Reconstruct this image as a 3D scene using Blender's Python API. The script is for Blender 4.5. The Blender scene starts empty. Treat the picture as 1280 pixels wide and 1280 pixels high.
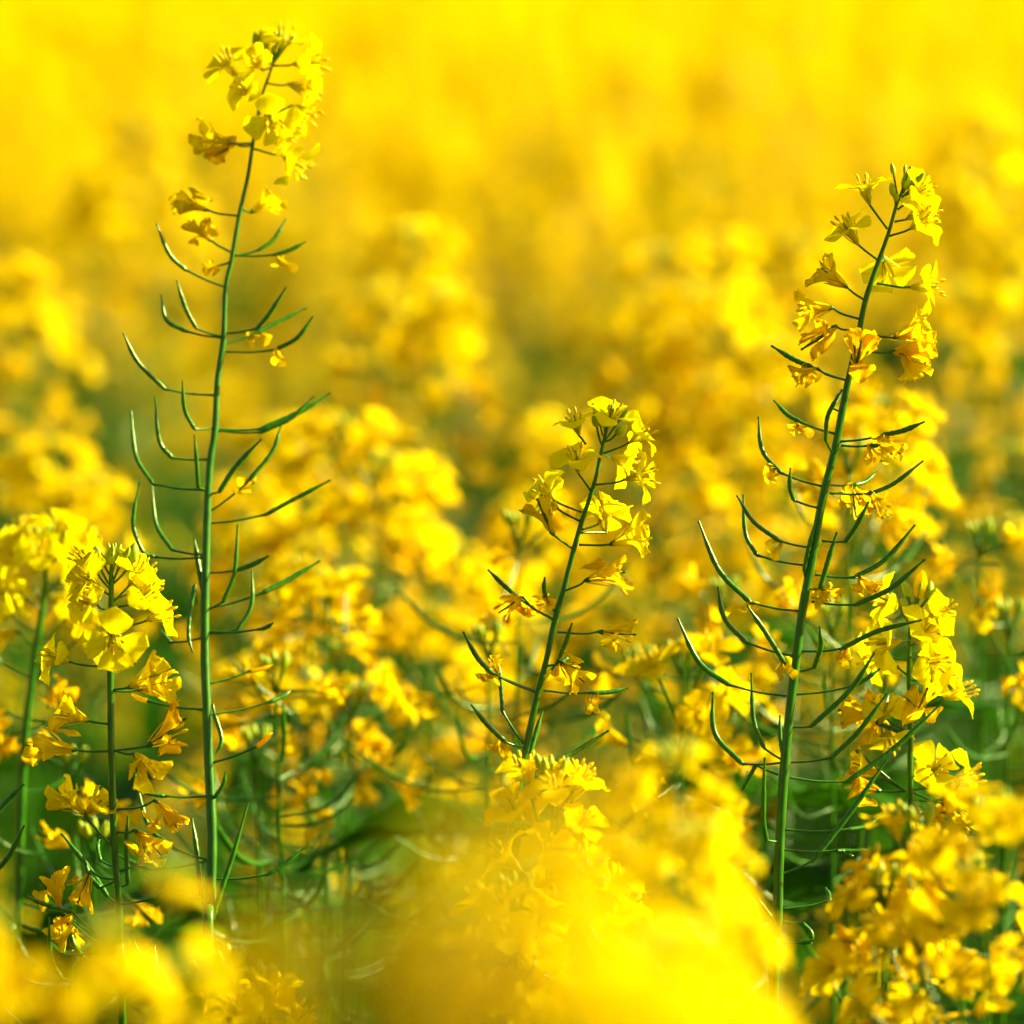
import bpy, math, random
import numpy as np
from mathutils import Vector, Matrix

R = math.radians
sc = bpy.context.scene
COL = sc.collection

# ------------------------------------------------------------------ camera, sky, sun, exposure
PITCH = R(8.4); CAM = Vector((0, 0, 1.65)); W = 24.0 / 135.0; FOCUS = 1.80
cam_data = bpy.data.cameras.new('camera')
cam = bpy.data.objects.new('camera', cam_data); COL.objects.link(cam)
cam.location = CAM; cam.rotation_euler = (math.pi / 2 - PITCH, 0, 0)
cam_data.lens = 135; cam_data.sensor_fit = 'HORIZONTAL'; cam_data.sensor_width = 24
cam_data.clip_start = 0.02; cam_data.clip_end = 3000
cam_data.dof.use_dof = True; cam_data.dof.focus_distance = FOCUS; cam_data.dof.aperture_fstop = 4.8
sc.camera = cam

SUN_EL, SUN_AZ = R(28), R(12)          # azimuth measured from +X (right) towards +Y (away from the camera)
sv = Vector((math.cos(SUN_EL) * math.cos(SUN_AZ), math.cos(SUN_EL) * math.sin(SUN_AZ), math.sin(SUN_EL)))
world = bpy.data.worlds.new('World'); sc.world = world; world.use_nodes = True
wn = world.node_tree.nodes; wl = world.node_tree.links
sky = wn.new('ShaderNodeTexSky'); sky.sky_type = 'NISHITA'; sky.sun_disc = False
sky.dust_density = 4; sky.ozone_density = 0.4; sky.sun_elevation = SUN_EL; sky.sun_rotation = math.atan2(sv.x, sv.y)
wl.new(sky.outputs[0], wn['Background'].inputs[0]); wn['Background'].inputs[1].default_value = 0.055
sun_data = bpy.data.lights.new('sun', 'SUN'); sun_data.energy = 5.0; sun_data.angle = R(0.53)
sun_data.color = (1.0, 0.92, 0.68)
sun = bpy.data.objects.new('sun', sun_data); COL.objects.link(sun)
sun.location = (5, 3, 6); sun.rotation_euler = (-sv).to_track_quat('-Z', 'Y').to_euler()
sc.view_settings.view_transform = 'Standard'; sc.view_settings.look = 'None'
sc.view_settings.exposure = 1.9; sc.view_settings.gamma = 1
sc.cycles.use_denoising = True; sc.cycles.denoising_prefilter = 'ACCURATE'; sc.cycles.adaptive_threshold = 0.006
sc.cycles.max_bounces = 10; sc.cycles.diffuse_bounces = 6; sc.cycles.transmission_bounces = 6
sc.cycles.glossy_bounces = 3; sc.cycles.sample_clamp_indirect = 8

FV = Vector((0, math.cos(PITCH), -math.sin(PITCH))); UV = Vector((0, math.sin(PITCH), math.cos(PITCH))); RV = Vector((1, 0, 0))
def P(px, py, d):
    """the point seen at pixel (px, py) of the 1280 photograph, d metres into the scene"""
    return CAM + (FV + RV * ((px - 640) / 1280 * W) - UV * ((py - 640) / 1280 * W)) * d

# ------------------------------------------------------------------ materials
def new_mat(name):
    m = bpy.data.materials.new(name); m.use_nodes = True
    nt = m.node_tree; nt.nodes.clear()
    return m, nt.nodes, nt.links

def petal_mat(name, cols, trans=0.5, vein=0.22):
    m, N, L = new_mat(name)
    out = N.new('ShaderNodeOutputMaterial')
    tc = N.new('ShaderNodeTexCoord'); sep = N.new('ShaderNodeSeparateXYZ'); L.new(tc.outputs['Object'], sep.inputs[0])
    at = N.new('ShaderNodeMath'); at.operation = 'ARCTAN2'; L.new(sep.outputs[1], at.inputs[0]); L.new(sep.outputs[0], at.inputs[1])
    cmb = N.new('ShaderNodeCombineXYZ'); mu = N.new('ShaderNodeMath'); mu.operation = 'MULTIPLY'; mu.inputs[1].default_value = 9
    L.new(at.outputs[0], mu.inputs[0]); L.new(mu.outputs[0], cmb.inputs[0])
    ln = N.new('ShaderNodeVectorMath'); ln.operation = 'LENGTH'; L.new(tc.outputs['Object'], ln.inputs[0])
    mu2 = N.new('ShaderNodeMath'); mu2.operation = 'MULTIPLY'; mu2.inputs[1].default_value = 120
    L.new(ln.outputs['Value'], mu2.inputs[0]); L.new(mu2.outputs[0], cmb.inputs[1])
    nz = N.new('ShaderNodeTexNoise'); nz.inputs['Scale'].default_value = 1.6; nz.inputs['Detail'].default_value = 3
    L.new(cmb.outputs[0], nz.inputs['Vector'])
    oi = N.new('ShaderNodeObjectInfo')
    rmp = N.new('ShaderNodeValToRGB'); e = rmp.color_ramp.elements
    e[0].color = (*cols[0], 1); e[1].color = (*cols[1], 1)
    L.new(oi.outputs['Random'], rmp.inputs[0])
    mr = N.new('ShaderNodeMapRange'); mr.inputs['From Min'].default_value = 0.3; mr.inputs['From Max'].default_value = 0.7
    mr.inputs['To Min'].default_value = 1 - vein; mr.inputs['To Max'].default_value = 1.0
    L.new(nz.outputs[0], mr.inputs['Value'])
    vm = N.new('ShaderNodeVectorMath'); vm.operation = 'SCALE'; L.new(rmp.outputs[0], vm.inputs[0]); L.new(mr.outputs[0], vm.inputs['Scale'])
    bp = N.new('ShaderNodeBump'); bp.inputs['Strength'].default_value = 0.18; bp.inputs['Distance'].default_value = 0.0004
    L.new(nz.outputs[0], bp.inputs['Height'])
    df = N.new('ShaderNodeBsdfDiffuse'); tr = N.new('ShaderNodeBsdfTranslucent'); gl = N.new('ShaderNodeBsdfGlossy')
    gl.inputs['Roughness'].default_value = 0.4; gl.inputs['Color'].default_value = (1, 0.85, 0.0, 1)
    for s in (df, tr): L.new(vm.outputs[0], s.inputs['Color'])
    for s in (df, tr, gl): L.new(bp.outputs[0], s.inputs['Normal'])
    mx = N.new('ShaderNodeMixShader'); mx.inputs[0].default_value = trans
    L.new(df.outputs[0], mx.inputs[1]); L.new(tr.outputs[0], mx.inputs[2])
    m2 = N.new('ShaderNodeMixShader'); m2.inputs[0].default_value = 0.025
    L.new(mx.outputs[0], m2.inputs[1]); L.new(gl.outputs[0], m2.inputs[2])
    L.new(m2.outputs[0], out.inputs[0])
    return m

def green_mat(name, c0, c1, rough=0.4, spec=0.4, scale=900, trans=0.0):
    m, N, L = new_mat(name)
    out = N.new('ShaderNodeOutputMaterial'); b = N.new('ShaderNodeBsdfPrincipled')
    tc = N.new('ShaderNodeTexCoord')
    mp = N.new('ShaderNodeMapping'); mp.inputs['Scale'].default_value = (1, 1, 0.25); L.new(tc.outputs['Object'], mp.inputs[0])
    nz = N.new('ShaderNodeTexNoise'); nz.inputs['Scale'].default_value = scale; nz.inputs['Detail'].default_value = 4
    L.new(mp.outputs[0], nz.inputs['Vector'])
    rmp = N.new('ShaderNodeValToRGB'); e = rmp.color_ramp.elements
    e[0].position = 0.3; e[1].position = 0.7; e[0].color = (*c0, 1); e[1].color = (*c1, 1)
    L.new(nz.outputs[0], rmp.inputs[0]); L.new(rmp.outputs[0], b.inputs['Base Color'])
    b.inputs['Roughness'].default_value = rough; b.inputs['Specular IOR Level'].default_value = spec; b.inputs['Specular Tint'].default_value = (1, 1, .35, 1)
    bp = N.new('ShaderNodeBump'); bp.inputs['Strength'].default_value = 0.3; bp.inputs['Distance'].default_value = 0.0003
    L.new(nz.outputs[0], bp.inputs['Height']); L.new(bp.outputs[0], b.inputs['Normal'])
    if trans:
        tr = N.new('ShaderNodeBsdfTranslucent'); L.new(rmp.outputs[0], tr.inputs['Color'])
        mx = N.new('ShaderNodeMixShader'); mx.inputs[0].default_value = trans
        L.new(b.outputs[0], mx.inputs[1]); L.new(tr.outputs[0], mx.inputs[2]); L.new(mx.outputs[0], out.inputs[0])
    else:
        L.new(b.outputs[0], out.inputs[0])
    return m

M = {}
M['petal'] = petal_mat('lemon yellow petal', [(0.86, 0.72, 0.0005), (0.90, 0.80, 0.0005)], 0.6, 0.18)
M['field'] = petal_mat('golden petal of the crop', [(0.89, 0.59, 0.0005), (0.93, 0.69, 0.0005)], 0.58)
M['half'] = petal_mat('fading petal', [(0.90, 0.64, 0.001), (0.92, 0.74, 0.001)], 0.66, 0.3)
M['wilt'] = petal_mat('wilted orange petal', [(0.91, 0.52, 0.002), (0.93, 0.66, 0.002)], 0.66, 0.4)
M['stem'] = green_mat('green stem', (0.006, 0.074, 0.0004), (0.026, 0.140, 0.0006), 0.30, 0.4, 500)
M['pod'] = green_mat('green pod', (0.009, 0.088, 0.0008), (0.032, 0.160, 0.001), 0.32, 0.4)
M['bud'] = green_mat('green bud', (0.20, 0.30, 0.004), (0.36, 0.40, 0.004), 0.45, 0.25)
M['sepal'] = green_mat('yellow green sepal', (0.45, 0.42, 0.003), (0.62, 0.52, 0.003), 0.5, 0.2, trans=0.4)
M['leaf'] = green_mat('rape leaf', (0.012, 0.065, 0.0006), (0.028, 0.105, 0.0006), 0.5, 0.03, 60, trans=0.35)
M['anther'] = green_mat('anther', (0.75, 0.48, 0.004), (0.85, 0.58, 0.004), 0.6, 0.1)
M['soil'] = green_mat('soil under the crop', (0.035, 0.03, 0.012), (0.07, 0.06, 0.02), 0.9, 0.1, 6)
MATS = ['petal', 'field', 'half', 'wilt', 'stem', 'pod', 'bud', 'sepal', 'leaf', 'anther']
MI = {k: i for i, k in enumerate(MATS)}

# ------------------------------------------------------------------ mesh helpers (everything is quads)
class MB:
    def __init__(s): s.v = []; s.f = []; s.m = []; s.n = 0
    def add(s, v, f, m):
        v = np.asarray(v, dtype=np.float32).reshape(-1, 3); f = np.asarray(f, dtype=np.int32).reshape(-1, 4)
        s.v.append(v); s.f.append(f + s.n)
        s.m.append(np.full(len(f), MI[m], np.int32) if isinstance(m, str) else np.asarray(m, np.int32)); s.n += len(v)
    def arrays(s):
        return np.concatenate(s.v), np.concatenate(s.f), np.concatenate(s.m)
    def inst(s, arr, mat):
        A = np.array(mat, dtype=np.float32); s.add(arr[0] @ A[:3, :3].T + A[:3, 3], arr[1], arr[2])
    def mesh(s, name):
        return mesh_from(name, *s.arrays())

def mesh_from(name, v, f, mi):
    me = bpy.data.meshes.new(name)
    used = sorted(set(int(x) for x in np.unique(mi)))
    remap = np.zeros(len(MATS), np.int32)
    for k, u in enumerate(used):
        me.materials.append(M[MATS[u]]); remap[u] = k
    me.vertices.add(len(v)); me.vertices.foreach_set('co', v.astype(np.float32).ravel())
    me.loops.add(len(f) * 4); me.loops.foreach_set('vertex_index', f.astype(np.int32).ravel())
    me.polygons.add(len(f)); me.polygons.foreach_set('loop_start', np.arange(0, len(f) * 4, 4, dtype=np.int32))
    try: me.polygons.foreach_set('loop_total', np.full(len(f), 4, np.int32))
    except Exception: pass
    me.polygons.foreach_set('material_index', remap[mi])
    me.polygons.foreach_set('use_smooth', np.ones(len(f), bool))
    me.update(calc_edges=True); me.validate()
    return me

def spline(pts, n):
    """Catmull-Rom through pts, n samples per span; also returns the fractional index of each sample"""
    p = [np.array(q, float) for q in pts]
    if len(p) == 2:
        return [p[0] + (p[1] - p[0]) * k / n for k in range(n + 1)], [k / n for k in range(n + 1)]
    e = [2 * p[0] - p[1]] + p + [2 * p[-1] - p[-2]]
    o, ix = [], []
    for i in range(len(p) - 1):
        a, b, c, d = e[i:i + 4]
        for k in range(n + (1 if i == len(p) - 2 else 0)):
            t = k / n
            o.append(0.5 * ((2 * b) + (c - a) * t + (2 * a - 5 * b + 4 * c - d) * t * t + (3 * b - a - 3 * c + d) * t ** 3)); ix.append(i + t)
    return o, ix

def tube(mb, pts, rad, mat, sides=8, bump=None):
    pts = np.array([np.array(p, float) for p in pts]); n = len(pts)
    tg = np.gradient(pts, axis=0); tg /= np.linalg.norm(tg, axis=1)[:, None] + 1e-12
    ref = np.array([0.31, 0.87, 0.38]); ref /= np.linalg.norm(ref)
    V = []
    nx = np.cross(tg[0], ref)
    if np.linalg.norm(nx) < 1e-3: nx = np.cross(tg[0], [1, 0, 0])
    for i in range(n):
        nx = nx - tg[i] * nx.dot(tg[i]); nx /= np.linalg.norm(nx) + 1e-12
        ny = np.cross(tg[i], nx)
        for k in range(sides):
            a = 2 * math.pi * k / sides
            r = rad[i] * (1 + (bump(i, k) if bump else 0))
            V.append(pts[i] + (nx * math.cos(a) + ny * math.sin(a)) * r)
    F = [(i * sides + k, i * sides + (k + 1) % sides, (i + 1) * sides + (k + 1) % sides, (i + 1) * sides + k)
         for i in range(n - 1) for k in range(sides)]
    mb.add(V, F, mat)

def grid(mb, V, nu, nv, mat):
    F = [(i * nv + j, i * nv + j + 1, (i + 1) * nv + j + 1, (i + 1) * nv + j) for i in range(nu - 1) for j in range(nv - 1)]
    mb.add(V, F, mat)

def interp(x, xs, ys): return float(np.interp(x, xs, ys))

# ------------------------------------------------------------------ flower templates (local +Z faces outward, origin at the end of the stalk, metres)
def petal(mb, rng, phi, style, nu, nv, mat):
    mm = 0.001
    ln = rng.uniform(0.92, 1.08); wd = rng.uniform(0.9, 1.12)
    if style == 'fresh':
        op = rng.uniform(-0.5, 1.3)
        rs = [0.5, 1.0, 2.2, 5.4, 9.0]; zs = [0.3, 3.2, 4.4 + op * .2, 4.9 + op * .8, 4.0 + op * 1.6 + rng.uniform(-1.4, 0.6)]
        wmax, cr = 8.4, 0.26
    elif style == 'half':
        op = rng.uniform(-1.6, 2.2)
        rs = [0.5, 1.0, 2.0, 4.0, 5.8 + rng.uniform(-1.5, 1)]; zs = [0.3, 3.2, 5.0, 7.0 + op * .5, 8.0 + op]
        wmax, cr = 7.4, 0.55
    else:
        if rng.random() < 0.55:
            rs = [0.5, 0.9, 1.6, 2.6, 3.6 + rng.uniform(-1.5, 2)]; zs = [0.3, 3.0, 5.4, 8.0, 10.0 + rng.uniform(-1.5, 1)]
        else:
            rs = [0.5, 1.2, 3.0, 4.6, 5.2 + rng.uniform(-1, 1)]; zs = [0.3, 2.8, 4.2, 3.2 + rng.uniform(-1, 3), 0.8 + rng.uniform(-3, 5)]
        wmax, cr = 6.6, 1.15
    ts = [0, .28, .42, .7, 1]
    ws = [0.35, 0.5, 0.66, 1.0, 0.25]
    ph = [rng.uniform(0, 6.28) for _ in range(4)]
    tw = rng.uniform(-0.4, 0.4) if style == 'fresh' else rng.uniform(-.8, .8)
    lat = rng.uniform(-0.8, 0.8) * (1 if style == 'fresh' else 2)
    V = []
    cp, sp = math.cos(phi), math.sin(phi)
    for i in range(nu):
        t = 1 - (1 - i / (nu - 1)) ** 1.6
        r = interp(t, ts, rs) * ln; z = interp(t, ts, zs) * ln
        if t < .42: w = interp(t, [0, .2, .42], [.8, 1.0, 2.6])
        else:
            s = (t - .42) / .58
            w = wmax * wd * max(0.10, (0.42 + 0.58 * math.sin(min(1, s / .62) * math.pi / 2)) * (1 if s < .62 else math.sqrt(max(0, 1 - ((s - .62) / .385) ** 2.4))))
        for j in range(nv):
            q = j / (nv - 1) * 2 - 1
            y = q * w / 2
            cup = (q * q) * w * 0.075 * (1 if style == 'fresh' else 1.9) * (0.4 + t)
            tip = -0.5 * (1 - q * q) * 0 + (-(q * q) * 0.9 if t > .85 else 0)
            rip = cr * t * (math.sin(q * 4.3 + ph[0] + t * 3) * .5 + math.sin(t * 9 + q * 7 + ph[1]) * .35 + (math.sin(q * 11 + t * 13 + ph[2]) * .3 if style != 'fresh' else 0.16 * math.sin(q * 9 + ph[3])))
            a = tw * t * q
            x = r + tip + 0.3 * rip
            zz = z + cup + rip * .8 + a * 1.6
            yy = y + lat * t * t
            V.append(((x * cp - yy * sp) * mm, (x * sp + yy * cp) * mm, zz * mm))
    grid(mb, V, nu, nv, mat)

def flower_parts(seed, style, nu=13, nv=9, fresh='petal'):
    rng = random.Random(seed); mm = 0.001
    pm = {'fresh': fresh, 'half': 'half', 'wilt': 'wilt'}[style]
    a = MB(); off = rng.uniform(0, 1.57); miss = rng.randrange(4) if style == 'wilt' and rng.random() < .5 else -1
    for k in range(4):
        if k != miss: petal(a, rng, off + k * math.pi / 2 + rng.uniform(-.22, .22), style, nu, nv, pm)
    b = MB()                                                       # sepals round the base
    for k in range(4):
        ph = off + .785 + k * math.pi / 2; sp = rng.uniform(2.2, 3.4); V = []
        for i in range(6):
            t = i / 5; r = interp(t, [0, .3, 1], [.6, 1.3, sp]); z = interp(t, [0, .3, 1], [-.2, 1.4, 5.6])
            w = 1.5 * math.sin(math.pi * (0.16 + 0.80 * t)) + .1
            for q in (-1, 0, 1):
                x = r + (0.25 if q == 0 else 0); y = q * w / 2
                V.append(((x * math.cos(ph) - y * math.sin(ph)) * mm, (x * math.sin(ph) + y * math.cos(ph)) * mm, z * mm))
        if style != 'wilt' or k % 2: grid(b, V, 6, 3, 'sepal' if style == 'fresh' else pm)
    rr = [0.35, .75, .85, .5]; tube(b, [(0, 0, z * mm) for z in (-1.2, -.4, .3, .8)], [x * mm for x in rr], 'sepal' if style == 'fresh' else 'stem', 8)
    c = MB()                                                       # stamens
    for k in range(6):
        ph = off + k * 1.047 + rng.uniform(-.2, .2); h = (7.4 if k % 3 else 5.6) + rng.uniform(-.5, .5); o = rng.uniform(1.5, 2.6)
        if style == 'wilt' and k % 2: continue
        cx, sx = math.cos(ph), math.sin(ph); mid = (o * .7 * cx * mm, o * .7 * sx * mm, h * .6 * mm)
        tube(c, [(.5 * cx * mm, .5 * sx * mm, 0.4 * mm), mid, (o * cx * mm, o * sx * mm, h * mm)], [.17 * mm] * 3, 'anther', 4)
        dx, dy = cx * .5, sx * .5
        tube(c, [((o * cx + dx * u) * mm, (o * sx + dy * u) * mm, (h + 1.6 * u) * mm) for u in (-.25, 0, .35, .8, 1)], [.1 * mm, .4 * mm, .48 * mm, .35 * mm, .08 * mm], 'anther', 5)
    d = MB()                                                       # pistil
    L = {'fresh': 6.6, 'half': 8.2, 'wilt': 10.5}[style]
    tube(d, [(0, 0, .3 * mm), (.1 * mm, 0, L * .5 * mm), (0, .2 * mm, L * .93 * mm), (0, .2 * mm, L * .95 * mm), (0, .2 * mm, L * mm)], [.42 * mm, .5 * mm, .28 * mm, .42 * mm, .25 * mm], 'pod' if style == 'wilt' else 'bud', 6)
    return a, b, c, d

NV = 7
HERO = {}
for st in ('fresh', 'half', 'wilt'):
    HERO[st] = []
    for k in range(NV):
        a, b, c, d = flower_parts({'fresh': 100, 'half': 200, 'wilt': 300}[st] + k, st)
        HERO[st].append((a.mesh(st + '_petals'), b.mesh(st + '_calyx'), c.mesh(st + '_stamens'), d.mesh(st + '_pistil')))

def stalk_lo(mb, ln, r, mat='stem', sides=3):
    tube(mb, [(0, 0, -ln), (0, 0, 0)], [r, r * 1.1], mat, sides)

MID = {}      # one mesh per flower, petals, calyx, stamens and stalk together, for flowers out of focus
LO = {}
for st in ('fresh', 'half', 'wilt'):
    MID[st] = []; LO[st] = []
    for k in range(5):
        a, b, c, d = flower_parts(500 + k + {'fresh': 0, 'half': 50, 'wilt': 90}[st], st, 7, 5, 'field')
        mb = MB()
        for q in (a, b, c, d): mb.add(*q.arrays())
        tube(mb, [(0, .0012, -.016), (0, .0005, -.008), (0, 0, 0)], [.0004] * 3, 'stem', 5)
        MID[st].append(mb.mesh(st + '_flower'))
        rng = random.Random(900 + k); mb = MB()
        for j in range(4): petal(mb, rng, j * 1.571 + rng.uniform(-.3, .3), st, 4, 3, {'fresh': 'field', 'half': 'half', 'wilt': 'wilt'}[st])
        stalk_lo(mb, .014, .0006)
        LO[st].append(mb.arrays())

def bud_geo(mb, base, tip, wr, mat='bud', sides=8):
    base = np.array(base); tip = np.array(tip)
    ts = [0, .1, .3, .55, .8, .95, 1]; rs = [.35, .75, 1, .97, .68, .3, .05]
    tube(mb, [base + (tip - base) * t for t in ts], [wr * r for r in rs], mat, sides)
mb = MB(); bud_geo(mb, (0, 0, 0), (0, 0, .0055), .0012); stalk_lo(mb, .010, .0004, sides=5); BUD = mb.mesh('bud')
BUD_LO = mb.arrays()

# pods on their stalks: local X points out from the stem, Z up along it
def pod_shape(rng, sides, n):
    mb = MB(); st = rng.uniform(.011, .017); L = rng.uniform(.022, .040); up = rng.uniform(-.1, .25)
    bend = rng.uniform(.5, 1.25); p = np.array([st * math.cos(up), 0, st * math.sin(up)]); a = up; pts = [np.zeros(3), p * .5, p]
    for k in range(1, n + 1):
        a = up + bend * min(1, k / n * 1.3); p = p + np.array([math.cos(a), rng.uniform(-.05, .05), math.sin(a)]) * L / n; pts.append(p)
    rad = [.0004, .00035, .0006] + [.0007] * (n - 2) + [.0005, .00025]
    tube(mb, pts, rad, 'pod', sides); return mb
POD_MID = [pod_shape(random.Random(40 + k), 6, 7).mesh('pod') for k in range(8)]
POD_LO = [pod_shape(random.Random(60 + k), 3, 3).arrays() for k in range(5)]

def leaf_arr(seed, nu, nv):
    rng = random.Random(seed); mb = MB(); L = rng.uniform(.08, .15); w = L * rng.uniform(.2, .3); V = []; dr = rng.uniform(.4, 1.3); ph = rng.uniform(0, 6)
    for i in range(nu):
        t = i / (nu - 1); wi = w * (math.sin(math.pi * (.12 + .86 * t)) ** .8) * .5 + .0008
        x = L * t * math.cos(dr * t * .7); z = L * (t * .55 - dr * t * t * .55)
        for j in range(nv):
            q = j / (nv - 1) * 2 - 1
            V.append((x, q * wi, z + abs(q) * wi * .35 + .003 * math.sin(t * 14 + q * 2 + ph) * abs(q)))
    grid(mb, V, nu, nv, 'leaf'); return mb
LEAF = [leaf_arr(70 + k, 14, 7).mesh('leaf') for k in range(5)]
LEAF_LO = [leaf_arr(80 + k, 5, 3).arrays() for k in range(4)]

# ------------------------------------------------------------------ object helpers
def link(name, data, parent=None, mat=None):
    o = bpy.data.objects.new(name, data); COL.objects.link(o)
    if parent is not None: o.parent = parent
    if mat is not None: o.matrix_basis = mat
    return o
def thing(name, label, cat, loc, group=None):
    o = bpy.data.objects.new(name, None); COL.objects.link(o); o.location = loc; o.empty_display_size = .02
    o['label'] = label; o['category'] = cat
    if group: o['group'] = group
    return o
def face(loc, d, spin=0.0, s=1.0):
    """matrix at loc with local +Z along d"""
    q = Vector(d).normalized().to_track_quat('Z', 'Y')
    return Matrix.Translation(loc) @ q.to_matrix().to_4x4() @ Matrix.Rotation(spin, 4, 'Z') @ Matrix.Scale(s, 4)

# ------------------------------------------------------------------ ground
bpy_g = MB(); n = 41; xs = np.concatenate([-np.geomspace(600, .5, 20), [0], np.geomspace(.5, 600, 20)])
V = [(x, y + 5, .02 * math.sin(x * 3.1) * math.sin(y * 2.7) if abs(x) < 8 and abs(y) < 12 else 0) for x in xs for y in xs]
F = [(i * n + j, (i + 1) * n + j, (i + 1) * n + j + 1, i * n + j + 1) for i in range(n - 1) for j in range(n - 1)]
gm = bpy.data.meshes.new('ground'); gm.from_pydata(V, [], F); gm.materials.append(M['soil'])
g = link('ground', gm); g['kind'] = 'structure'; g['label'] = 'dark soil under the rape crop'

# ------------------------------------------------------------------ the sharp plants, built from what the photograph shows of each
def img_dir(ang, tilt):
    a, t = R(ang), R(tilt)
    return (RV * math.cos(a) + UV * math.sin(a)) * math.cos(t) - FV * math.sin(t)

class Plant:
    def __init__(s, name_label, d_top, d_bot, stem, seed, base_shift=(0.0, 0.0), rough_leaves=3):
        s.rng = random.Random(seed); s.d0, s.d1 = d_top, d_bot; s.y0, s.y1 = stem[0][1], stem[-1][1]
        s.q = 0
        pts = [P(x, y, s.d(y)) for x, y, r in stem]; rad = [r * .001 for x, y, r in stem]
        last = pts[-1]; bx = last.x + base_shift[0]; by = last.y + base_shift[1]
        zb = last.z
        for k, t in enumerate((.3, .62, 1)):
            pts.append(Vector((last.x + (bx - last.x) * t, last.y + (by - last.y) * t, zb * (1 - t)))); rad.append(rad[-1] * 1.22)
        s.root = thing('rape_plant', name_label, 'plant', (bx, by, 0)); s.o = Vector((bx, by, 0))
        pp, ix = spline([p - s.o for p in pts], 6)
        rr = [interp(i, range(len(rad)), rad) for i in ix]
        mb = MB(); tube(mb, pp, rr, 'stem', 12, lambda i, k: .07 * math.cos(k * math.pi) * 0 + .05 * math.cos(k * 2.0944 + i * .09) + .05 * math.sin(i * .83) * math.sin(i * .37))
        s.stem = link('stem', mb.mesh('stem'), s.root)
        tipp = pts[0] - s.o; td = (pts[0] - pts[2]).normalized()
        for k in range(6):                                         # the youngest buds, packed round the tip
            a = k * 2.4; dd = (td + (RV * math.cos(a) + FV * math.sin(a)) * (.15 + .09 * k)).normalized()
            link('bud', BUD, s.root, face(tipp - td * .0012 * k + dd * (.0045 + .0009 * k), dd, 0, .42 + .07 * k))
        for k in range(rough_leaves):
            z = zb * s.rng.uniform(.45, .92); t = 1 - z / zb
            at = Vector((last.x + (bx - last.x) * t, last.y + (by - last.y) * t, z)) - s.o
            link('leaf', s.rng.choice(LEAF), s.root, Matrix.Translation(at) @ Matrix.Rotation(s.rng.uniform(0, 6.28), 4, 'Z') @ Matrix.Scale(s.rng.uniform(.8, 1.3), 4))
    def d(s, y): return s.d0 + (s.d1 - s.d0) * (y - s.y0) / (s.y1 - s.y0)
    def pt(s, p, off=0.0): return P(p[0], p[1], s.d(p[1]) + off) - s.o
    def pod(s, pts, flag='', off=None):
        """pts: where the stalk leaves the stem, where the pod sits on the stalk, then along the pod to its tip"""
        sg = s.rng.choice((-1, 1)) if off is None else 1; base = s.rng.uniform(.002, .012) * sg if off is None else off
        n = len(pts); w = []
        for i, p in enumerate(pts): w.append(s.pt(p, base * (i / (n - 1)) ** .8 if off is None else base * min(1, i)))
        fat = .00088 if 'f' in flag else .00074
        a = w[0]; j = w[1]
        sp, _ = spline([a, a + (j - a) * .5 - UV * (j - a).length * .03, j], 4)
        mb = MB(); tube(mb, sp, [.00048] + [.00036] * (len(sp) - 2) + [.0006], 'stem', 8)
        body = w[1:]
        if len(body) == 2:
            dv = body[1] - body[0]; body = [body[0], body[0] + dv * .5 - UV * dv.length * .04, body[1]]
        bp, ix = spline(body, 9); N = len(bp); ph = s.rng.uniform(0, 6)
        rad = []
        for i in range(N):
            t = i / (N - 1)
            r = fat * interp(t, [0, .04, .12, .7, .85, .96, .97, 1], [.75, 1.05, .95, 1, .55, .38, .6, .5])
            rad.append(r * (1 + .09 * math.sin(t * 44 + ph)))
        pb = MB(); tube(pb, bp, rad, 'pod' if 'o' not in flag else 'wilt', 8)
        o = link('pod', pb.mesh('pod'), s.root); link('stalk', mb.mesh('stalk'), o)
        if 'w' in flag:
            for k in range(s.rng.choice((2, 3, 3))):
                dd = (-UV * s.rng.uniform(.2, 1) + RV * s.rng.uniform(-.7, .7) + FV * s.rng.uniform(-.5, .5))
                c = MB(); q0 = j + (w[2] - j) * s.rng.uniform(0, .22); ln = s.rng.uniform(.004, .009); V = []; ph = s.rng.uniform(0, 6)
                sd = dd.cross(FV + RV * s.rng.uniform(-1, 1)).normalized(); dn = dd.normalized()
                for i in range(7):
                    t = i / 6; wd = .0012 * (.3 + math.sin(t * 2.6)) * s.rng.uniform(.7, 1.2)
                    cen = q0 + dn * ln * t + sd * .0012 * math.sin(t * 5 + ph) + FV * .001 * math.sin(t * 6 + ph)
                    for q in (-1, 0, 1): V.append(cen + sd * wd * q + FV * (.0006 * (1 - abs(q)) + .0004 * math.sin(q * 3 + i)))
                grid(c, V, 7, 3, 'wilt'); link('withered_petal', c.mesh('withered_petal'), o)
    def flower(s, att, base, ang, tilt=10, kind='fresh', size=1.0, off=0.0, stalk=True):
        s.q += 1
        b = s.pt(base, off); a = s.pt(att, 0); dv = img_dir(ang, tilt)
        m = face(b, dv, s.rng.uniform(0, 1.57), size)
        pet, cal, sta, pis = HERO[kind][s.rng.randrange(NV)]
        o = link('flower', pet, s.root, m)
        link('calyx', cal, o); link('stamens', sta, o); link('pistil', pis, o)
        if stalk:
            inv = m.inverted(); ln = (b - a).length
            sp, _ = spline([a, a + (b - a) * .6 - UV * ln * .04, b - dv * .001], 5); mb = MB()
            tube(mb, [inv @ Vector(p) for p in sp], [.00045 / size] + [.00037 / size] * (len(sp) - 2) + [.00048 / size], 'stem', 8)
            link('stalk', mb.mesh('stalk'), o)
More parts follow.
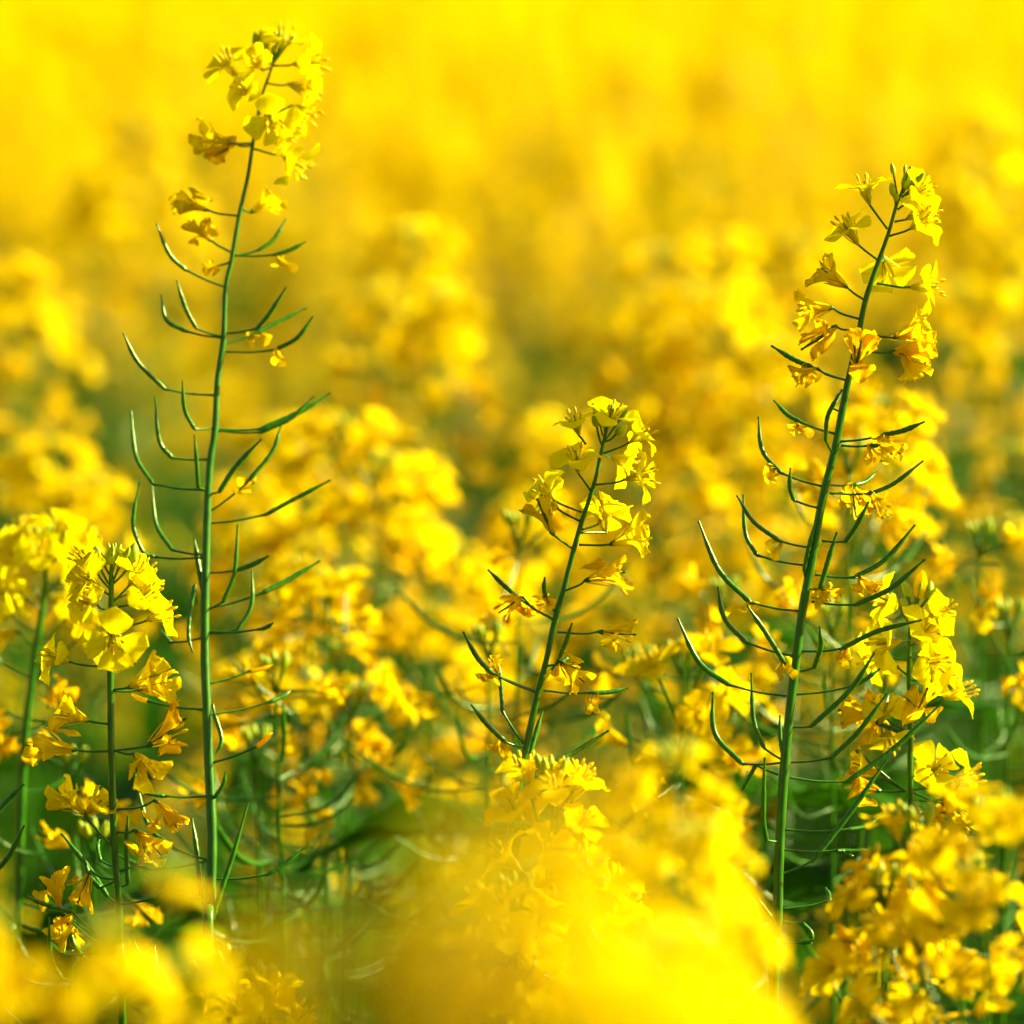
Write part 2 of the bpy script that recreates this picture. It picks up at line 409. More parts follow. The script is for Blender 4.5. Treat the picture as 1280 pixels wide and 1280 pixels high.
    def bud(s, att, base, tip, wr=1.25, off=0.0, mat='bud'):
        b = s.pt(base, off); t = s.pt(tip, off); a = s.pt(att)
        mb = MB(); bud_geo(mb, b, t, wr * .001, mat); o = link('bud', mb.mesh('bud'), s.root)
        sb = MB(); sp, _ = spline([a, a + (b - a) * .5 - UV * .0005, b], 4); tube(sb, sp, [.0004] * len(sp), 'stem', 6); link('stalk', sb.mesh('stalk'), o)

# ---- tall stem on the left
A = Plant('tall thin rape stem on the left, small flower head on top of many upcurved pods', 1.87, 1.81,
    [(344, 62, .35), (340, 82, .4), (336, 95, .45), (327, 122, .5), (317, 175, .6), (310, 220, .65), (299, 270, .75), (290, 322, .8), (282, 360, .9),
     (279, 425, 1.0), (272, 475, 1.05), (269, 535, 1.1), (262, 587, 1.2), (258, 682, 1.3), (256, 797, 1.4), (259, 895, 1.5), (264, 1017, 1.6), (265, 1060, 1.65), (263, 1140, 1.7), (260, 1300, 1.8)], 1)
for p, f in [
    ([(282, 359), (232, 337), (212, 318), (195, 279)], ''), ([(277, 421), (245, 410), (232, 385), (221, 350)], ''),
    ([(277, 422), (232, 414), (208, 400), (201, 368)], ''), ([(267, 494), (206, 486), (172, 452), (154, 416)], ''),
    ([(268, 535), (243, 536), (231, 512), (228, 476)], ''), ([(258, 612), (248, 609), (246, 580), (243, 543)], ''),
    ([(260, 574), (215, 572), (199, 550), (194, 496)], ''), ([(256, 612), (191, 605), (170, 570), (164, 514)], ''),
    ([(256, 694), (215, 687), (195, 655), (190, 606)], ''), ([(253, 697), (193, 696), (179, 690), (167, 660), (168, 636), (174, 603)], ''),
    ([(256, 790), (254, 740), (247, 700), (243, 674)], 'f'), ([(251, 798), (213, 803), (201, 788)], ''),
    ([(246, 754), (244, 731), (237, 770), (236, 797), (241, 815)], ''), ([(253, 887), (184, 876), (165, 868)], 'o'),
    ([(259, 995), (205, 995), (165, 985)], ''),
    ([(292, 320), (324, 312), (343, 298), (357, 274)], ''), ([(292, 319), (345, 318), (365, 311), (382, 302)], 'w'),
    ([(280, 417), (321, 411), (337, 392), (358, 359)], ''), ([(280, 430), (321, 416), (350, 401), (383, 385)], 'w'),
    ([(282, 440), (345, 437), (372, 422), (391, 395)], 'w'), ([(272, 536), (326, 536), (375, 515), (413, 491)], 'f'),
    ([(272, 538), (327, 540), (365, 522), (392, 495)], ''), ([(265, 617), (274, 615), (295, 583), (327, 549)], 'f'),
    ([(262, 640), (312, 600), (341, 563), (351, 532)], 'w'), ([(262, 654), (333, 643), (375, 620), (413, 600)], ''),
    ([(261, 716), (298, 712), (336, 695)], 'f'), ([(262, 760), (328, 741), (360, 725), (400, 701)], 'f'),
    ([(262, 761), (279, 752), (293, 715), (297, 656)], ''), ([(262, 792), (297, 787), (314, 757), (315, 712)], ''),
    ([(262, 790), (328, 786), (341, 779)], ''), ([(264, 854), (312, 839), (341, 831)], 'o'), ([(264, 893), (338, 877), (366, 862)], ''),
    ([(267, 953), (321, 933), (340, 916)], 'o'), ([(266, 880), (269, 895), (277, 925), (269, 944)], ''), ([(265, 1000), (269, 996), (279, 980), (282, 964)], ''),
    ([(266, 1099), (335, 1093), (380, 1060)], ''), ([(264, 1150), (266, 1146), (278, 1108), (292, 1066), (310, 1004)], 'f'),
    ([(262, 1075), (190, 1087), (148, 1069)], ''), ([(262, 1075), (220, 1062), (190, 1039), (178, 1010), (169, 968)], ''),
    ([(262, 1150), (251, 1120), (246, 1066), (240, 1023)], 'f')]: A.pod(p, f)
for b in [((338, 80), (320, 62), (319, 38), 1.2), ((341, 76), (333, 63), (334, 47), 1.1), ((341, 75), (340, 68), (342, 56), .9), ((342, 72), (327, 54), (326, 36), 1.0), ((343, 74), (350, 62), (356, 50), 1.1)]: A.bud(*b)
for f in [((326, 119), (294, 94), 120, 25, 'fresh', 1.09, -.003), ((338, 85), (350, 62), 75, 20, 'fresh', 1.03, .004), ((340, 82), (371, 80), 0, 15, 'fresh', 1.21, .0),
          ((340, 84), (328, 86), 110, 60, 'half', .8, -.008), ((333, 104), (364, 106), -15, 10, 'fresh', 1.15, .006), ((326, 140), (367, 134), -25, 10, 'fresh', 1.09, .0),
          ((324, 135), (334, 141), -60, 55, 'fresh', 1.09, -.009), ((328, 118), (316, 118), 150, 40, 'fresh', 0.92, -.006), ((322, 155), (345, 160), -20, 25, 'fresh', 0.98, -.003),
          ((318, 186), (355, 194), -35, 10, 'fresh', 1.15, .0), ((316, 179), (285, 178), 170, 15, 'half', 1.05, -.002), ((317, 182), (292, 181), 215, 30, 'wilt', .8, .004),
          ((298, 270), (256, 262), 165, 10, 'wilt', .95, .0), ((290, 316), (262, 299), 140, 10, 'wilt', .9, .003), ((303, 262), (316, 264), 30, -20, 'half', .9, .009), ((290, 326), (272, 332), 200, 0, 'wilt', .5, .002)]: A.flower(*f)

# ---- mid-height stem in the middle
B = Plant('mid-height rape stem in the middle leaning right, fresh yellow flowers above orange wilted ones', 1.80, 1.80,
    [(759, 530, .4), (757, 541, .45), (751, 567, .55), (743, 604, .65), (726, 656, .75), (715, 696, .8), (705, 735, .85), (693, 778, .95), (682, 829, 1.0), (672, 867, 1.05),
     (661, 918, 1.1), (652, 963, 1.15), (640, 1030, 1.2), (622, 1150, 1.3), (605, 1300, 1.4)], 2)
for p, f in [([(691, 774), (649, 748), (628, 730), (610, 712)], 'w'), ([(694, 765), (682, 745), (680, 735), (681, 722)], 'w'), ([(690, 837), (700, 820), (708, 800), (715, 779)], ''),
    ([(669, 865), (615, 841), (597, 822), (579, 790)], 'fw'), ([(680, 863), (740, 866), (762, 865), (784, 860)], 'w'), ([(654, 929), (628, 889), (626, 857), (623, 824)], ''),
    ([(656, 935), (631, 927), (609, 905), (589, 881)], 'fw'), ([(652, 985), (658, 958), (668, 923), (678, 889)], 'f'), ([(652, 970), (705, 947), (724, 937), (761, 913)], 'fw'),
    ([(684, 832), (700, 829), (712, 820)], 'w')]: B.pod(p, f)
for b in [((752, 556), (746, 534), (744, 513), 1.5), ((756, 552), (770, 543), (784, 532), 1.6), ((757, 545), (756, 535), (753, 522), 1.1)]: B.bud(*b)
for f in [((732, 555), (723, 541), 105, 5, 'fresh', .88, -.002), ((757, 545), (760, 532), 70, 30, 'fresh', .95, .0), ((754, 567), (790, 551), 35, 5, 'fresh', .95, .0), ((738, 613), (722, 587), 95, 28, 'fresh', 1.0, -.006),
          ((751, 567), (766, 572), -20, -25, 'fresh', 1.05, .010), ((743, 606), (785, 599), 8, 12, 'fresh', 1.05, -.002), ((724, 651), (695, 634), 140, 15, 'fresh', 1.0, .004), ((726, 640), (690, 622), 120, -20, 'fresh', .9, .012),
          ((716, 686), (690, 665), 115, 20, 'wilt', 1.15, -.006), ((727, 666), (757, 662), 95, -10, 'fresh', 1.1, .008), ((728, 662), (750, 652), 60, -30, 'fresh', 1.0, .012), ((724, 681), (767, 679), 20, 12, 'half', 1.25, -.002),
          ((707, 738), (735, 725), 12, 10, 'wilt', 1.15, .0), ((692, 774), (650, 748), 215, 25, 'wilt', .85, -.002), ((697, 790), (752, 790), -5, 10, 'wilt', 1.05, .0), ((684, 832), (702, 829), -40, 25, 'wilt', .95, -.003),
          ((694, 764), (686, 752), 200, 10, 'wilt', .6, .003), ((666, 863), (622, 842), 110, 10, 'wilt', .6, .002)]: B.flower(*f)

# ---- tall thick stem on the right
C = Plant('tall thick rape stem on the right, dozens of green pods below wilting flowers', 1.80, 1.80,
    [(1129, 232, .35), (1127, 240, .4), (1120, 258, .5), (1111, 290, .6), (1097, 330, .75), (1082, 375, .9), (1074, 415, 1.0), (1069, 438, 1.05), (1061, 472, 1.1), (1053, 512, 1.15), (1044, 559, 1.2), (1028, 624, 1.25),
     (1014, 703, 1.32), (1003, 764, 1.4), (994, 832, 1.45), (985, 910, 1.5), (978, 992, 1.55), (974, 1071, 1.6), (972, 1143, 1.65), (969, 1222, 1.7), (966, 1300, 1.75)], 3)
for p, f in [([(1057, 475), (1015, 459), (992, 449), (964, 432)], 'fw'), ([(1054, 515), (1040, 510), (1046, 499), (1052, 487)], ''), ([(1043, 570), (1032, 550), (1035, 519), (1053, 487)], ''),
    ([(1043, 542), (1000, 527), (984, 518), (967, 500)], 'w'), ([(1028, 608), (976, 591), (953, 563), (948, 521)], 'w'), ([(1023, 635), (992, 625), (987, 608), (988, 585)], ''),
    ([(1017, 685), (974, 676), (942, 652), (921, 619)], 'w'), ([(1008, 707), (946, 694), (932, 667), (929, 618)], ''), ([(1008, 730), (1005, 713), (1010, 688), (1019, 652)], ''),
    ([(999, 764), (938, 753), (899, 713), (873, 651)], 'fw'), ([(991, 820), (933, 803), (906, 773), (897, 733)], 'f'), ([(994, 839), (980, 828), (958, 792), (934, 757)], 'fw'),
    ([(983, 870), (911, 856), (874, 828), (847, 773)], 'f'), ([(980, 953), (928, 955), (894, 917), (891, 865)], 'f'), ([(978, 950), (955, 935), (942, 899), (939, 841)], ''),
    ([(975, 1052), (958, 1050), (954, 1020), (956, 947)], 'f'), ([(981, 960), (978, 942), (975, 918), (975, 894)], ''), ([(972, 968), (945, 956), (934, 976), (924, 994)], ''),
    ([(1050, 552), (1104, 544), (1130, 538), (1156, 527)], 'fw'), ([(1052, 557), (1088, 557), (1100, 556)], 'w'), ([(1036, 606), (1068, 606), (1082, 602), (1096, 590)], 'w'),
    ([(1037, 616), (1089, 617), (1118, 604), (1154, 576)], 'w'), ([(1028, 676), (1057, 677), (1071, 656), (1086, 627)], 'f'), ([(1019, 718), (1068, 722), (1107, 699), (1144, 656)], 'fw'),
    ([(1010, 736), (1025, 736), (1034, 705), (1046, 665)], 'fw'), ([(1015, 752), (1070, 756), (1114, 735), (1156, 699)], 'f'), ([(1003, 814), (1052, 811), (1097, 789), (1152, 775)], 'fw'),
    ([(1001, 839), (1018, 834), (1026, 807), (1024, 784)], 'f'), ([(996, 868), (1068, 857), (1100, 836)], ''), ([(992, 909), (1014, 908), (1064, 861), (1093, 816)], 'f'),
    ([(989, 953), (1039, 947), (1071, 917), (1109, 867)], 'f'), ([(988, 972), (1059, 977), (1118, 935), (1176, 880)], 'f'), ([(978, 1092), (1016, 1076), (1064, 1014), (1108, 950)], 'f'),
    ([(982, 1037), (1061, 1037), (1082, 1033), (1099, 1022)], ''), ([(978, 1062), (1050, 1063), (1089, 1062)], ''), ([(980, 1136), (1037, 1126), (1036, 1118), (1032, 1110)], ''),
    ([(980, 1152), (1003, 1154), (1014, 1166), (1014, 1179)], ''), ([(980, 1179), (1000, 1178), (1016, 1176)], ''), ([(967, 1154), (958, 1155), (949, 1157)], ''), ([(973, 1160), (964, 1146), (948, 1124)], ''), ([(966, 1179), (945, 1177), (928, 1176)], ''),
    ([(1046, 1063), (1052, 1063), (1060, 1068), (1066, 1070)], '')]: C.pod(p, f)
for b in [((1127, 241), (1131, 237), (1136, 213), 1.6), ((1122, 256), (1117, 245), (1114, 228), 1.2), ((1127, 245), (1140, 238), (1150, 219), 1.5), ((1119, 260), (1120, 252), (1121, 240), 1.0)]: C.bud(*b)
for f in [((1109, 286), (1086, 252), 105, 0, 'fresh', 1.0, -.002), ((1112, 295), (1141, 284), 35, 30, 'fresh', 1.05, -.004), ((1119, 277), (1137, 272), 30, 10, 'fresh', 1.1, .003), ((1122, 262), (1140, 246), 30, 35, 'fresh', .9, .0),
          ((1097, 325), (1070, 302), 125, 12, 'fresh', 1.1, -.002), ((1098, 326), (1106, 324), -60, -40, 'fresh', 1.1, .010), ((1082, 376), (1056, 357), 145, 10, 'half', 1.15, .0), ((1075, 399), (1037, 385), 185, 12, 'half', 1.1, .0),
          ((1096, 354), (1142, 359), 0, 8, 'fresh', 1.1, .0), ((1071, 412), (1042, 410), 215, 10, 'wilt', 1.2, .0), ((1068, 455), (1070, 458), 80, 50, 'wilt', 1.15, -.007), ((1080, 417), (1121, 421), 20, 15, 'half', 1.15, -.002),
          ((1073, 438), (1117, 440), 5, 10, 'wilt', 1.15, -.001), ((1116, 440), (1128, 444), -55, 15, 'half', .95, -.003, False), ((1057, 475), (1018, 461), 200, 15, 'wilt', .75, .0),
          ((1088, 557), (1094, 556), -20, 15, 'wilt', .85, .004), ((1040, 617), (1064, 612), -80, 10, 'wilt', .85, .006), ((1070, 617), (1091, 617), -60, 15, 'wilt', .8, .0), ((1030, 736), (1028, 737), -20, 10, 'wilt', .6, .0),
          ((1068, 722), (1074, 722), -40, 10, 'wilt', .7, .002)]: C.flower(*f)

# ---- short stem behind the tall right one
D = Plant('short flowering rape stem just right of the tall podded stem, one big bud on top', 1.83, 1.83,
    [(1145, 752, .5), (1143, 762, .55), (1138, 785, .65), (1136, 843, .8), (1138, 904, .9), (1138, 960, .95), (1139, 1032, 1.0), (1141, 1150, 1.1), (1143, 1300, 1.2)], 4)
for p, f in [([(1132, 917), (1096, 905), (1105, 885), (1111, 868)], 'w'), ([(1141, 990), (1180, 1005), (1194, 998), (1210, 984)], 'w'), ([(1140, 1030), (1216, 1030), (1220, 1016), (1224, 1008)], ''), ([(1137, 845), (1122, 834), (1112, 832)], ''),
             ([(1132, 989), (1075, 940), (1070, 938)], '')]: D.pod(p, f)
for b in [((1144, 762), (1149, 748), (1153, 713), 2.3, 0, 'half'), ((1145, 762), (1158, 750), (1164, 726), 1.7, 0, 'bud'), ((1142, 766), (1136, 746), (1130, 726), 1.5), ((1141, 770), (1132, 760), (1126, 748), 1.2)]: D.bud(*b)
for f in [((1140, 780), (1164, 770), 20, 30, 'fresh', 1.0, -.003), ((1139, 782), (1122, 756), 160, 15, 'fresh', 1.0, .0), ((1138, 800), (1122, 802), 190, 25, 'fresh', 1.15, -.004), ((1137, 808), (1148, 800), 50, 30, 'fresh', 1.15, -.003),
          ((1137, 820), (1152, 828), 0, 40, 'fresh', 1.1, -.005), ((1137, 826), (1108, 820), 200, 15, 'fresh', 1.05, .004), ((1141, 882), (1184, 872), 20, 10, 'fresh', 1.1, .0), ((1138, 850), (1160, 850), 30, 20, 'fresh', 1.1, .002),
          ((1133, 917), (1101, 901), 70, 25, 'fresh', 1.05, .0), ((1133, 914), (1100, 893), 175, 5, 'wilt', 1.3, .003), ((1138, 893), (1146, 893), 70, 40, 'wilt', 1.15, -.007), ((1133, 920), (1108, 908), -80, 20, 'fresh', 1.0, .004),
          ((1141, 987), (1192, 977), 20, 12, 'fresh', 1.15, .0), ((1141, 970), (1160, 968), 40, 50, 'fresh', 1.15, -.003), ((1132, 989), (1098, 966), 160, 20, 'half', 1.15, .0), ((1132, 989), (1097, 988), 165, 10, 'wilt', 1.1, .003),
          ((1141, 1000), (1180, 1000), -20, 10, 'wilt', 1.0, .0), ((1140, 1020), (1170, 1012), -70, 10, 'wilt', .8, .0), ((1141, 1005), (1190, 1018), -40, 10, 'wilt', .9, .003)]: D.flower(*f)

# ---- low plant at the left
E = Plant('low rape plant at left with upright green buds above a round flower facing the viewer', 1.79, 1.79,
    [(140, 705, .5), (139, 715, .7), (139, 761, .9), (138, 843, 1.05), (139, 928, 1.1), (141, 1013, 1.1), (144, 1078, 1.15), (148, 1117, 1.15), (151, 1241, 1.2), (153, 1300, 1.25)], 5)
for p, f in [([(147, 1130), (134, 1120), (110, 1084), (77, 1042)], 'f'), ([(150, 1190), (90, 1140), (74, 1136), (50, 1128), (33, 1120)], 'w'), ([(150, 1210), (104, 1197), (92, 1180), (85, 1152)], 'f'),
             ([(152, 1245), (77, 1223), (64, 1197), (61, 1146)], ''), ([(150, 1240), (184, 1226), (176, 1200), (166, 1173)], 'f'), ([(150, 1250), (193, 1226), (194, 1205), (193, 1182)], 'f'), ([(145, 1085), (125, 1075), (122, 1060), (124, 1050)], ''),
             ([(149, 1130), (195, 1122), (210, 1110), (220, 1089)], ''), ([(147, 1110), (160, 1105), (158, 1060), (160, 1020)], 'f'), ([(146, 1100), (125, 1110), (112, 1095), (104, 1070)], 'f')]: E.pod(p, f)
for b in [((139, 735), (122, 702), (120, 682), 1.9), ((140, 716), (139, 706), (139, 683), 1.9), ((141, 726), (149, 706), (151, 691), 1.4), ((141, 730), (164, 704), (169, 678), 1.9), ((140, 720), (131, 708), (129, 694), 1.2)]: E.bud(*b)
for f in [((139, 745), (122, 733), 150, 30, 'fresh', 1.12, -.003), ((139, 738), (118, 712), 140, 15, 'fresh', 1.03, .004), ((142, 752), (164, 728), 55, 20, 'fresh', 1.08, .0), ((142, 750), (170, 736), 30, 10, 'fresh', 0.99, .006), ((142, 785), (187, 774), 25, 15, 'fresh', 1.08, .0),
          ((141, 760), (172, 752), 40, 30, 'fresh', 1.03, -.004), ((139, 790), (140, 792), -70, 68, 'fresh', 1.22, -.008), ((138, 834), (82, 826), 165, 25, 'fresh', 1.03, .0), ((139, 765), (118, 755), 165, 45, 'fresh', 0.90, -.006),
          ((142, 862), (164, 858), 25, 20, 'half', 1.17, -.002), ((142, 864), (176, 862), 5, 20, 'half', 1.08, .003), ((135, 905), (108, 900), 160, 20, 'half', 1.08, .0), ((135, 939), (92, 937), 175, 10, 'wilt', 1.22, .0),
          ((143, 938), (170, 944), -50, 45, 'half', 1.17, -.004), ((144, 938), (188, 930), 35, 10, 'wilt', 1.35, .0), ((144, 1062), (104, 1015), 140, 20, 'half', 1.08, -.002), ((144, 1062), (108, 1018), 40, 25, 'half', 0.90, .002),
          ((145, 1040), (170, 1040), -40, 20, 'wilt', 1.08, .0), ((144, 1012), (196, 1003), -50, 10, 'wilt', 0.99, .0),
          ((146, 1090), (172, 1080), 30, 20, 'half', 0.77, .0), ((147, 1100), (112, 1092), 250, 20, 'wilt', 0.99, .0), ((150, 1190), (74, 1134), 100, 10, 'wilt', 1.08, .0), ((150, 1190), (78, 1190), 100, 10, 'half', 0.81, .0), ((150, 1195), (84, 1150), -80, 0, 'wilt', 0.90, .004)]: E.flower(*f)

# ---- soft plant at the left edge
Fp = Plant('soft-edged rape plant at the far left edge with a pale green stem leaning left', 1.93, 1.93,
    [(62, 680, .6), (59, 695, .8), (52, 764, 1.1), (39, 856, 1.3), (31, 928, 1.4), (26, 1017, 1.5), (24, 1108, 1.6), (19, 1173, 1.65), (10, 1300, 1.7)], 6)
for p, f in [([(27, 989), (60, 987), (82, 972), (98, 950)], 'f'), ([(40, 850), (0, 830), (-15, 800)], 'f'), ([(24, 1130), (60, 1140), (90, 1130), (110, 1100)], 'f')]: Fp.pod(p, f)
for x, y, a, k in [(40, 675, 120, 'fresh'), (70, 672, 70, 'fresh'), (92, 684, 40, 'fresh'), (30, 700, 160, 'fresh'), (85, 715, 20, 'fresh'), (40, 735, 200, 'fresh'), (66, 745, -20, 'fresh'), (22, 740, 180, 'fresh'), (10, 770, 190, 'fresh'), (82, 775, -10, 'half'),
                   (20, 790, 200, 'half'), (100, 800, -20, 'half'), (8, 890, 200, 'wilt'), (14, 920, 220, 'wilt'), (62, 860, -20, 'wilt'), (50, 700, 90, 'fresh'), (20, 690, 150, 'fresh')]:
    Fp.flower((57, min(900, y + 25)), (x, y), a, Fp.rng.uniform(-20, 50), k, 1.02, Fp.rng.uniform(-.012, .012))
# ---- plant just outside the left edge whose pods reach in
Q = Plant('rape stem at the left border, only two thin pods reaching into view', 1.80, 1.80, [(-60, 700, .6), (-52, 900, 1.0), (-48, 1100, 1.2), (-45, 1300, 1.3)], 7)
for p, f in [([(-50, 1030), (-12, 1026), (8, 1002), (30, 980)], 'f'), ([(-48, 1110), (-8, 1092), (12, 1068), (30, 1032)], 'f'), ([(-56, 850), (-90, 840), (-110, 800)], '')]: Q.pod(p, f)

# ------------------------------------------------------------------ bushy plants: racemes on a branching stem
def raceme(rng, top, ax, n_fresh, n_wilt, n_pod, spread=1.0):
    """lists of (kind, 4x4) for the flowers, buds and pods round an axis whose tip is top"""
    ax = ax.normalized(); u = ax.orthogonal().normalized(); v = ax.cross(u); out = []
    for k in range(6):
        a = k * 2.4; d = (ax + (u * math.cos(a) + v * math.sin(a)) * .35).normalized()
        out.append(('bud', face(top + d * .010, d, 0, rng.uniform(.8, 1.1))))
    s = .006; ph = rng.uniform(0, 6)
    tot = n_fresh + n_wilt
    for i in range(tot):
        t = i / max(1, tot - 1); el = R(35 + 60 * t + rng.uniform(-10, 10)); a = ph + i * 2.39996 + rng.uniform(-.3, .3)
        d = ax * math.cos(el) + (u * math.cos(a) + v * math.sin(a)) * math.sin(el)
        kind = 'fresh' if i < n_fresh * .8 else ('half' if i < n_fresh else 'wilt')
        ln = .015 * rng.uniform(.9, 1.3)
        b = top - ax * s + d * ln * spread
        d2 = (d + Vector((0, 0, .35 if kind != 'wilt' else -.3)) + Vector((rng.uniform(-.3, .3), rng.uniform(-.3, .3), rng.uniform(-.3, .3)))).normalized()
        out.append((kind, face(b, d2, rng.uniform(0, 1.57), rng.uniform(.95, 1.25))))
        s += .0017 + .0030 * t * 1.2
    for i in range(n_pod):
        s += rng.uniform(.004, .008); a = ph + (tot + i) * 2.39996
        x = (u * math.cos(a) + v * math.sin(a)); y = ax.cross(x)
        m = Matrix((x, y, ax)).transposed().to_4x4(); m.translation = top - ax * s
        out.append(('pod', m @ Matrix.Scale(rng.uniform(.8, 1.15), 4)))
    return out

def bush(rng, tops, base, sizes, stem_r=.003):
    """a main stem from base to tops[0], branches to the other tops -> stem arrays, list of raceme lists, leaf matrices (all relative to base)"""
    sm = MB(); rac = []; lv = []
    main = None
    for i, tp in enumerate(tops):
        tp = Vector(tp) - base
        if i == 0:
            c = [Vector((0, 0, 0)), Vector((tp.x * .2 + rng.uniform(-.02, .02), tp.y * .2 + rng.uniform(-.02, .02), tp.z * .4)), Vector((tp.x * .7, tp.y * .7, tp.z * .75)), tp]
            main, ix = spline(c, 6); main = [Vector(p) for p in main]
            tube(sm, main, [interp(q, [0, 1, 2, 3], [stem_r * 1.5, stem_r, stem_r * .6, .0005]) for q in ix], 'stem', 6)
            axis = tp - main[-4]
            for q in range(7):
                p = main[int(len(main) * rng.uniform(.35, .88))]; lv.append(Matrix.Translation(p) @ Matrix.Rotation(rng.uniform(0, 6.28), 4, 'Z') @ Matrix.Scale(rng.uniform(.8, 1.4), 4))
        else:
            st = min(main, key=lambda p: abs(p.z - (tp.z - rng.uniform(.25, .45))))
            c = [st, Vector((st.x + (tp.x - st.x) * .65, st.y + (tp.y - st.y) * .65, st.z + (tp.z - st.z) * .42)), tp]
            bp, ix = spline(c, 6); bp = [Vector(p) for p in bp]
            tube(sm, bp, [interp(q, [0, 1, 2], [stem_r * .6, stem_r * .42, .0005]) for q in ix], 'stem', 5)
            axis = tp - bp[-4]
            lv.append(Matrix.Translation(st) @ Matrix.Rotation(math.atan2(tp.y - st.y, tp.x - st.x), 4, 'Z') @ Matrix.Scale(rng.uniform(.6, 1), 4))
        rac.append(raceme(rng, tp, axis, *sizes[i % len(sizes)]))
    return sm, rac, lv

def near_plant(label, rng, tops, base, sizes, group=None, stem_r=.003):
    base = Vector(base)
    root = thing('rape_plant', label, 'plant', base, group)
    sm, rac, lv = bush(rng, tops, base, sizes, stem_r)
    link('stem', sm.mesh('stem'), root)
    for r in rac:
        for k, m in r:
            if k == 'bud': link('bud', BUD, root, m)
            elif k == 'pod': link('pod', rng.choice(POD_MID), root, m)
            else: link('flower', rng.choice(MID[k]), root, m)
    for m in lv: link('leaf', rng.choice(LEAF), root, m)
    return root

def pix_plant(label, seed, tops, sizes, group=None):
    """tops are (px, py, depth) of each raceme's tip"""
    rng = random.Random(seed); tp = [P(*t) for t in tops]
    b = Vector((tp[0].x + rng.uniform(-.03, .03), tp[0].y + rng.uniform(-.03, .05), 0))
    return near_plant(label, rng, tp, b, sizes, group)

BIG, MEDR, SML = (13, 8, 12, 1.2), (10, 7, 10, 1.15), (8, 6, 8)
FULL = (19, 7, 8)
pix_plant('dense yellow flower clump in front of the foot of the middle stem', 21, [(690, 1002, 1.755), (735, 1130, 1.74), (645, 1150, 1.72)], [(19, 0, 3, .8), (9, 3, 5)])
pix_plant('tangled yellow flower clump filling the lower right corner', 22, [(1150, 1065, 1.69), (1205, 1130, 1.66), (1105, 1140, 1.68), (1150, 1200, 1.66), (1240, 1055, 1.58), (1090, 1235, 1.7)], [(9, 4, 12), (7, 3, 12)])
pix_plant('pale blurred flower cluster left of the foot of the tall podded stem', 23, [(845, 995, 1.50), (868, 1095, 1.46)], [(9, 2, 3, .75), (8, 2, 3, .8)])
pix_plant('biggest and most blurred flower mass at the bottom centre, close to the viewer', 24, [(670, 1150, .78), (580, 1280, .80), (780, 1310, .80)], [(13, 0, 2), (9, 0, 2), (10, 0, 2)])
pix_plant('dim blurred flower mass at the bottom, left of the brightest foreground blur', 25, [(440, 1290, .80)], [(5, 0, 2)])
pix_plant('blurred yellow clusters in front of the low budded plant at lower left', 26, [(205, 1150, 1.33), (135, 1225, 1.30), (225, 1275, 1.32)], [(3, 0, 0, .5), (3, 0, 0, .45)])
pix_plant('blurred flower blob cut off by the lower left corner', 27, [(-14, 1215, 1.32), (-60, 1190, 1.3)], [(4, 0, 1, .5)])
pix_plant('small flower head near the bottom edge, right of the lower left blur', 28, [(285, 1242, 1.74), (325, 1262, 1.75)], [(6, 2, 3, .75)])
pix_plant('soft pale flower head between the middle stem and the tall podded stem', 29, [(852, 852, 1.93), (912, 895, 2.0)], [(8, 4, 8, 1.1), (7, 3, 8)])
pix_plant('bright blurred flower cluster just behind the upper pods of the right stem', 30, [(1105, 545, 2.08), (1090, 600, 2.10)], [MEDR])
pix_plant('bright blurred flower column in the gap between left and middle stems', 31, [(425, 565, 2.22), (475, 610, 2.2), (505, 655, 2.22), (395, 655, 2.3)], [(9, 7, 13, 1.25), (7, 6, 12, 1.2)])
pix_plant('blurred flower head low between the left stem and the middle stem', 32, [(560, 725, 2.25), (530, 800, 2.2), (600, 760, 2.3)], [BIG, MEDR])
pix_plant('blurred orange-tinged flower head low down right beside the left stem', 33, [(385, 745, 2.05), (430, 850, 2.08)], [(6, 7, 14), (3, 5, 12)])
pix_plant('blurred flower cluster at the right edge, level with the short right stem', 34, [(1262, 595, 2.4), (1268, 690, 2.35)], [(3, 5, 9)])
pix_plant('blurred flowers at the bottom, between the centre blur and the lower right tangle', 36, [(885, 1245, 1.3), (820, 1240, 1.25)], [MEDR])
